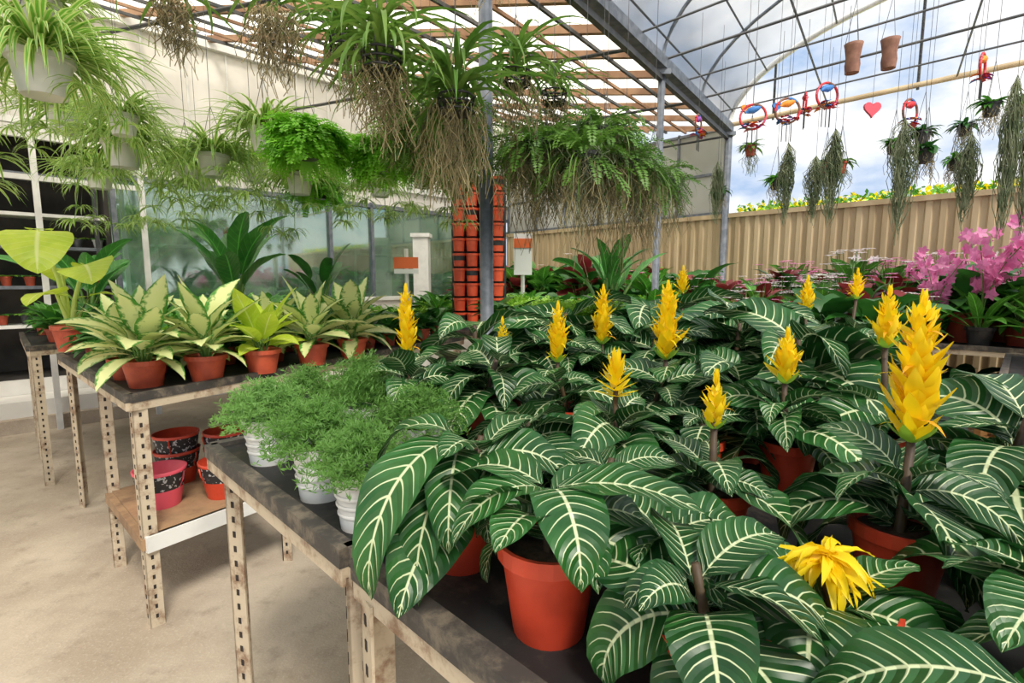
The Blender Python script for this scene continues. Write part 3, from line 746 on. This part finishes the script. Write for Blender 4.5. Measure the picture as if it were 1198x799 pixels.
for (x,y,z,s_,n_) in ((-1.47,1.69,2.2,.95,280),(-1.95,2.25,2.66,.9,170),(-2.27,3.1,2.31,1.15,220),(-1.97,3.5,2.33,1.1,200),(-2.39,3.9,2.35,1.1,180),
   (-3.2,4.1,2.36,1.1,180),(-1.65,4.1,2.33,1.2,190),(-1.0,3.9,2.42,1.1,180),(-2.9,4.9,2.5,1.2,160),(-2.75,3.3,2.55,1.1,160),(-1.55,3.35,2.45,1.1,190),
   (-.75,4.5,2.45,1.2,150),(-1.3,5.2,2.5,1.3,140),(-2.0,2.75,2.35,.8,160),(-.65,3.25,2.4,.9,170),(-2.2,4.5,2.5,1.2,150)):
    i+=1; hang(spider,'hanging_spider_plant',x,y,z,i,s_,n=n_,L=.40,seed=10+i)
hang(fern,'hanging_fern',-1.15,3.0,2.30,0,.95,n=420,L=.26,W=.09,seed=21,nn=13)
hang(fern,'hanging_fern',-.82,3.35,2.30,0,.95,n=300,L=.26,W=.085,seed=22,nn=13)
hang(fern,'hanging_fern',-1.7,4.6,2.35,0,1.1,n=220,L=.28,W=.08,seed=23,nn=13)
hang(fern,'hanging_fern',-.45,4.3,2.45,0,1.1,n=160,mat=MFDK,seed=24)
hang(fern,'hanging_fern',-.45,3.0,2.3,0,.9,n=200,mat=MFDK,seed=25,L=.3)
hang(vanda,'hanging_vanda_orchid',-.53,2.2,2.42,0,1.1,seed=31,n=64,L=.32,roots=90,rl_=(.2,.42),rr=.09)
hang(vanda,'hanging_vanda_orchid',-.95,2.2,2.62,0,1,seed=32,n=26,L=.26,roots=140,rl_=(.2,.42),bask=False,rr=.09)
hang(vanda,'hanging_vanda_orchid',-1.42,2.3,2.72,0,1,seed=33,n=26,L=.28,roots=100,rl_=(.2,.35),bask=False,rr=.08)
hang(vanda,'hanging_vanda_orchid',-.25,2.4,2.32,0,1.1,seed=34,n=60,L=.40,roots=90,rl_=(.3,.6),rr=.12)
hang(vanda,'hanging_vanda_orchid',-.62,2.9,2.50,0,1,seed=35,n=54,L=.36,roots=70,rl_=(.2,.45))
hang(vanda,'hanging_vanda_orchid',-.1,2.05,2.78,0,.8,seed=36,n=30,L=.32,roots=70,rl_=(.2,.4))
hang(vanda,'hanging_vanda_orchid',-.78,2.55,2.62,0,1,seed=37,n=50,L=.36,roots=60,rl_=(.2,.4))
hang(vanda,'hanging_vanda_orchid',.02,2.75,2.56,0,1,seed=48,n=50,L=.36,roots=70,rl_=(.25,.5))
hang(vanda,'hanging_vanda_orchid',.25,3.2,2.62,0,1,seed=49,n=36,L=.3,roots=60,rl_=(.2,.4))
hang(fernroots,'hanging_staghorn_fern',-.34,2.75,2.38,1,1,seed=38,n=60,roots=100,rr=.14,rl_=(.3,.65))
hang(fernroots,'hanging_staghorn_fern',-.35,3.4,2.5,1,1,seed=39,n=60,roots=80,rr=.14)
for i,(x,y,z) in enumerate(((.14,2.9,2.26),(.38,2.75,2.16),(.64,3.0,2.18),(.35,3.3,2.40),(.92,3.45,2.2),(.1,3.5,2.40),(.62,3.5,2.42),(.5,2.95,2.34))):
    hang(fernroots,'hanging_staghorn_fern',x,y,z,i,R.uniform(.9,1.15),seed=40+i,n=64,L=.31+.03*(i%2),roots=130,rl_=(.25,.5+.14*(i%3)))
def moss(b,top,seed=1,L=.4,r=.05,n=130):
    global R; R=random.Random(seed); b.tube([(0,0,0),(0,0,top)],.0015,MWIRE,4,False)
    for _ in range(n):
        a=R.random()*6.283; l=L*R.uniform(.3,1); z0=-R.uniform(0,L*.35); q=r*R.uniform(.2,1); pts=[(0,0,z0+.02)]
        for k in range(7):
            t=(k+1)/7; w=math.sin(math.pi*min(1,.15+t*.8)); pts.append((q*w*math.cos(a+t)+R.uniform(-.014,.014),q*w*math.sin(a+t)+R.uniform(-.014,.014),z0-l*t))
        b.tube(pts,.0022,MMOSS,3,False)
for i,(x,y,z,L) in enumerate(((1.87,3.6,2.42,.42),(2.12,3.5,2.48,.5),(2.5,3.4,2.52,.6),(2.95,3.15,2.68,.7),(3.12,3.2,2.62,.65),(2.35,4.1,2.45,.4),(1.75,4.5,2.5,.4),(3.1,3.6,2.5,.5))):
    hang(moss,'spanish_moss',x,y,z,0,1,seed=60+i,L=L,r=.06+.015*(i%3))
def smallhang(b,top,seed=1,mat=MG2,n=44):
    global R; R=random.Random(seed); b.pot((0,0,-.1),.05,.09,(MTER,MBLK,MBLK)[seed%3],.75,14); wires(b,.05,-.01,top)
    for k in range(n):
        az=R.random()*6.28; b.leaf((0,0,-.02),az,rad(R.uniform(10,80)),rad(R.uniform(-80,0)),R.uniform(.06,.17),.035,mat,4,2,.2)
    b.strands((0,0,-.05),.06,35,.1,.3,MROOT if seed%3 else MMOSS,.002,.02)
for i,(x,y,z) in enumerate(((2.3,4.6,2.4),(2.6,4.2,2.45),(3.0,3.9,2.6),(3.35,3.75,2.75),(3.7,3.9,2.8),(2.05,5.2,2.4),(3.45,3.5,2.55),(2.2,4.9,2.75),(2.8,3.6,2.4),(3.3,4.6,2.7),(2.9,4.9,2.6),(3.9,4.6,2.85),(3.6,4.3,2.5))):
    hang(smallhang,'hanging_pot_plant',x,y,z,i,1.0,seed=80+i,mat=(MG2,MFDK,MG1)[i%3])
MPB=plain('brown_clay',(.20,.09,.06),(.30,.15,.10),20,rough=.7)
for (x,y,z) in ((2.2,3.5,2.84),(2.42,3.48,2.86)):
    b=B(); b.lathe((0,0,0),[(.04,0),(.045,.05),(.04,.09),(.05,.16),(.055,.18),(.045,.18),(.035,.02)],MPB,16); b.disc((0,0,.0),.04,MPB); wires(b,.05,.17,3.62-z); b.obj('hanging_clay_pot',(x,y,z))
MHB=plain('blue_ribbon',(.05,.22,.60)); MHR=plain('red_ribbon',(.65,.03,.04)); MHO=plain('orange_ribbon',(.85,.30,.03)); MHP=plain('purple_ribbon',(.30,.08,.40))
for i,(x,y,z) in enumerate(((1.62,3.6,2.60),(1.85,3.6,2.64),(2.08,3.55,2.72),(2.6,3.5,2.60),(3.0,3.45,2.86),(1.5,4.3,2.75),(2.4,4.4,2.95))):
    b=B(); n=24
    for k in range(n):
        a0=6.283*k/n;a1=6.283*(k+1)/n
        b.tube([(.08*math.cos(a0),0,.08*math.sin(a0)),(.08*math.cos(a1),0,.08*math.sin(a1))],.008,((MHR,MPB,MHR,MPK),(MPB,MHB,MPB,MHR))[i%2][(k//3)%4],6,False)
    R=random.Random(i)
    for k in range(16): b.leaf((R.uniform(-.05,.05),0,-.07+R.uniform(-.02,.03)),R.random()*6.28,.5,-.5,.06,.045,(MHR,MPK,MHO,MHB,MHP)[k%5],3,2,.2)
    bm=(MHB,MHO,MHB,MHR,MHO,MHP,MHR)[i]
    b.tube([(-.05,0,.03),(-.03,0,.04),(0,0,.045),(.03,0,.055),(.05,0,.06)],[.003,.018,.024,.016,.004],bm,8)
    b.leaf((-.04,0,.035),3.14,.2,.1,.05,.02,bm,3,2)
    for k in range(3): b.tube([(-.03+.03*k,0,-.08),(-.03+.03*k,0,-.20)],.003,MSTEEL,5)
    b.tube([(0,0,.08),(0,0,3.6-z)],.0015,MWIRE,4); b.obj('bird_wind_chime',(x,y,z),.25*i-.3)
def heart(mat,x,y,z,s=.07):
    b=B(); pts=[]
    for k in range(25):
        t=2*math.pi*k/24; pts.append((s*math.sin(t)**3,0,s*(.81*math.cos(t)-.31*math.cos(2*t)-.12*math.cos(3*t)-.06*math.cos(4*t))))
    fr=[(p[0],-.008,p[2]) for p in pts[:-1]]; bk=[(p[0],.008,p[2]) for p in pts[:-1]]; n=24
    b.add(fr+bk,[tuple(range(n)),tuple(range(2*n-1,n-1,-1))]+[(i,(i+1)%n,n+(i+1)%n,n+i) for i in range(n)],mat)
    b.tube([(0,0,s*.4),(0,0,3.6-z)],.0015,MWIRE,4); b.obj('hanging_heart_ornament',(x,y,z))
heart(MPK,2.35,3.5,2.62,.055)
heart(MHO,1.7,3.9,2.75,.035); heart(MHB,1.95,3.95,2.78,.035)
b=B(); R=random.Random(9)
b.ab(7.8,8.8,-3.5,3.2,0,2.35,MFEN)
for _ in range(7000):
    a=R.uniform(7.8,8.7); q=R.uniform(-3.5,3.2); z=2.35+.25*R.random(); p=AB(a,q)
    d=Vector((R.uniform(-1,1),R.uniform(-1,1),R.uniform(0,1))).normalized(); sd=d.cross(Vector((.3,.2,1))).normalized()
    b.dia((p[0],p[1],z),d,sd,.08,.045,MYEL if (z>2.48 and R.random()<.3) else (MG3 if R.random()<.35 else MG2))
b.obj('flowering_hedge')
# ---------------------------------------------------------------- world, sun, camera
w=bpy.data.worlds.new('sky'); bpy.context.scene.world=w; w.use_nodes=True; nt=w.node_tree; nt.nodes.clear()
tc=nt.nodes.new('ShaderNodeTexCoord'); mp=nt.nodes.new('ShaderNodeMapping'); mp.inputs['Scale'].default_value=(1,1,2.2)
nz=nt.nodes.new('ShaderNodeTexNoise'); nz.inputs['Scale'].default_value=3.4; nz.inputs['Detail'].default_value=8; nz.inputs['Roughness'].default_value=.55
cr=nt.nodes.new('ShaderNodeValToRGB'); cr.color_ramp.elements[0].position=.40; cr.color_ramp.elements[0].color=(.30,.43,.64,1); cr.color_ramp.elements[1].position=.60; cr.color_ramp.elements[1].color=(.88,.87,.86,1)
bg=nt.nodes.new('ShaderNodeBackground'); bg.inputs[1].default_value=.95; wo=nt.nodes.new('ShaderNodeOutputWorld')
for a_,b_ in ((tc.outputs['Generated'],mp.inputs[0]),(mp.outputs[0],nz.inputs[0]),(nz.outputs[0],cr.inputs[0]),(cr.outputs[0],bg.inputs[0]),(bg.outputs[0],wo.inputs[0])): nt.links.new(a_,b_)
sl=bpy.data.lights.new('sun','SUN'); sl.energy=9.5; sl.angle=rad(14); sl.color=(1,.93,.82)
so=bpy.data.objects.new('sun',sl); so.rotation_euler=(rad(30),rad(24),rad(-10)); bpy.context.scene.collection.objects.link(so)
so.location=(3,-3,8)
cam=bpy.data.cameras.new('camera'); cam.sensor_width=36; cam.lens=36*600/1198; cam.clip_start=.02
co=bpy.data.objects.new('camera',cam); co.location=(0,0,1.5); co.rotation_euler=(rad(90-6.65),0,0)
bpy.context.scene.collection.objects.link(co); bpy.context.scene.camera=co
vs_=bpy.context.scene.view_settings
vs_.view_transform='Standard'
vs_.exposure=.55
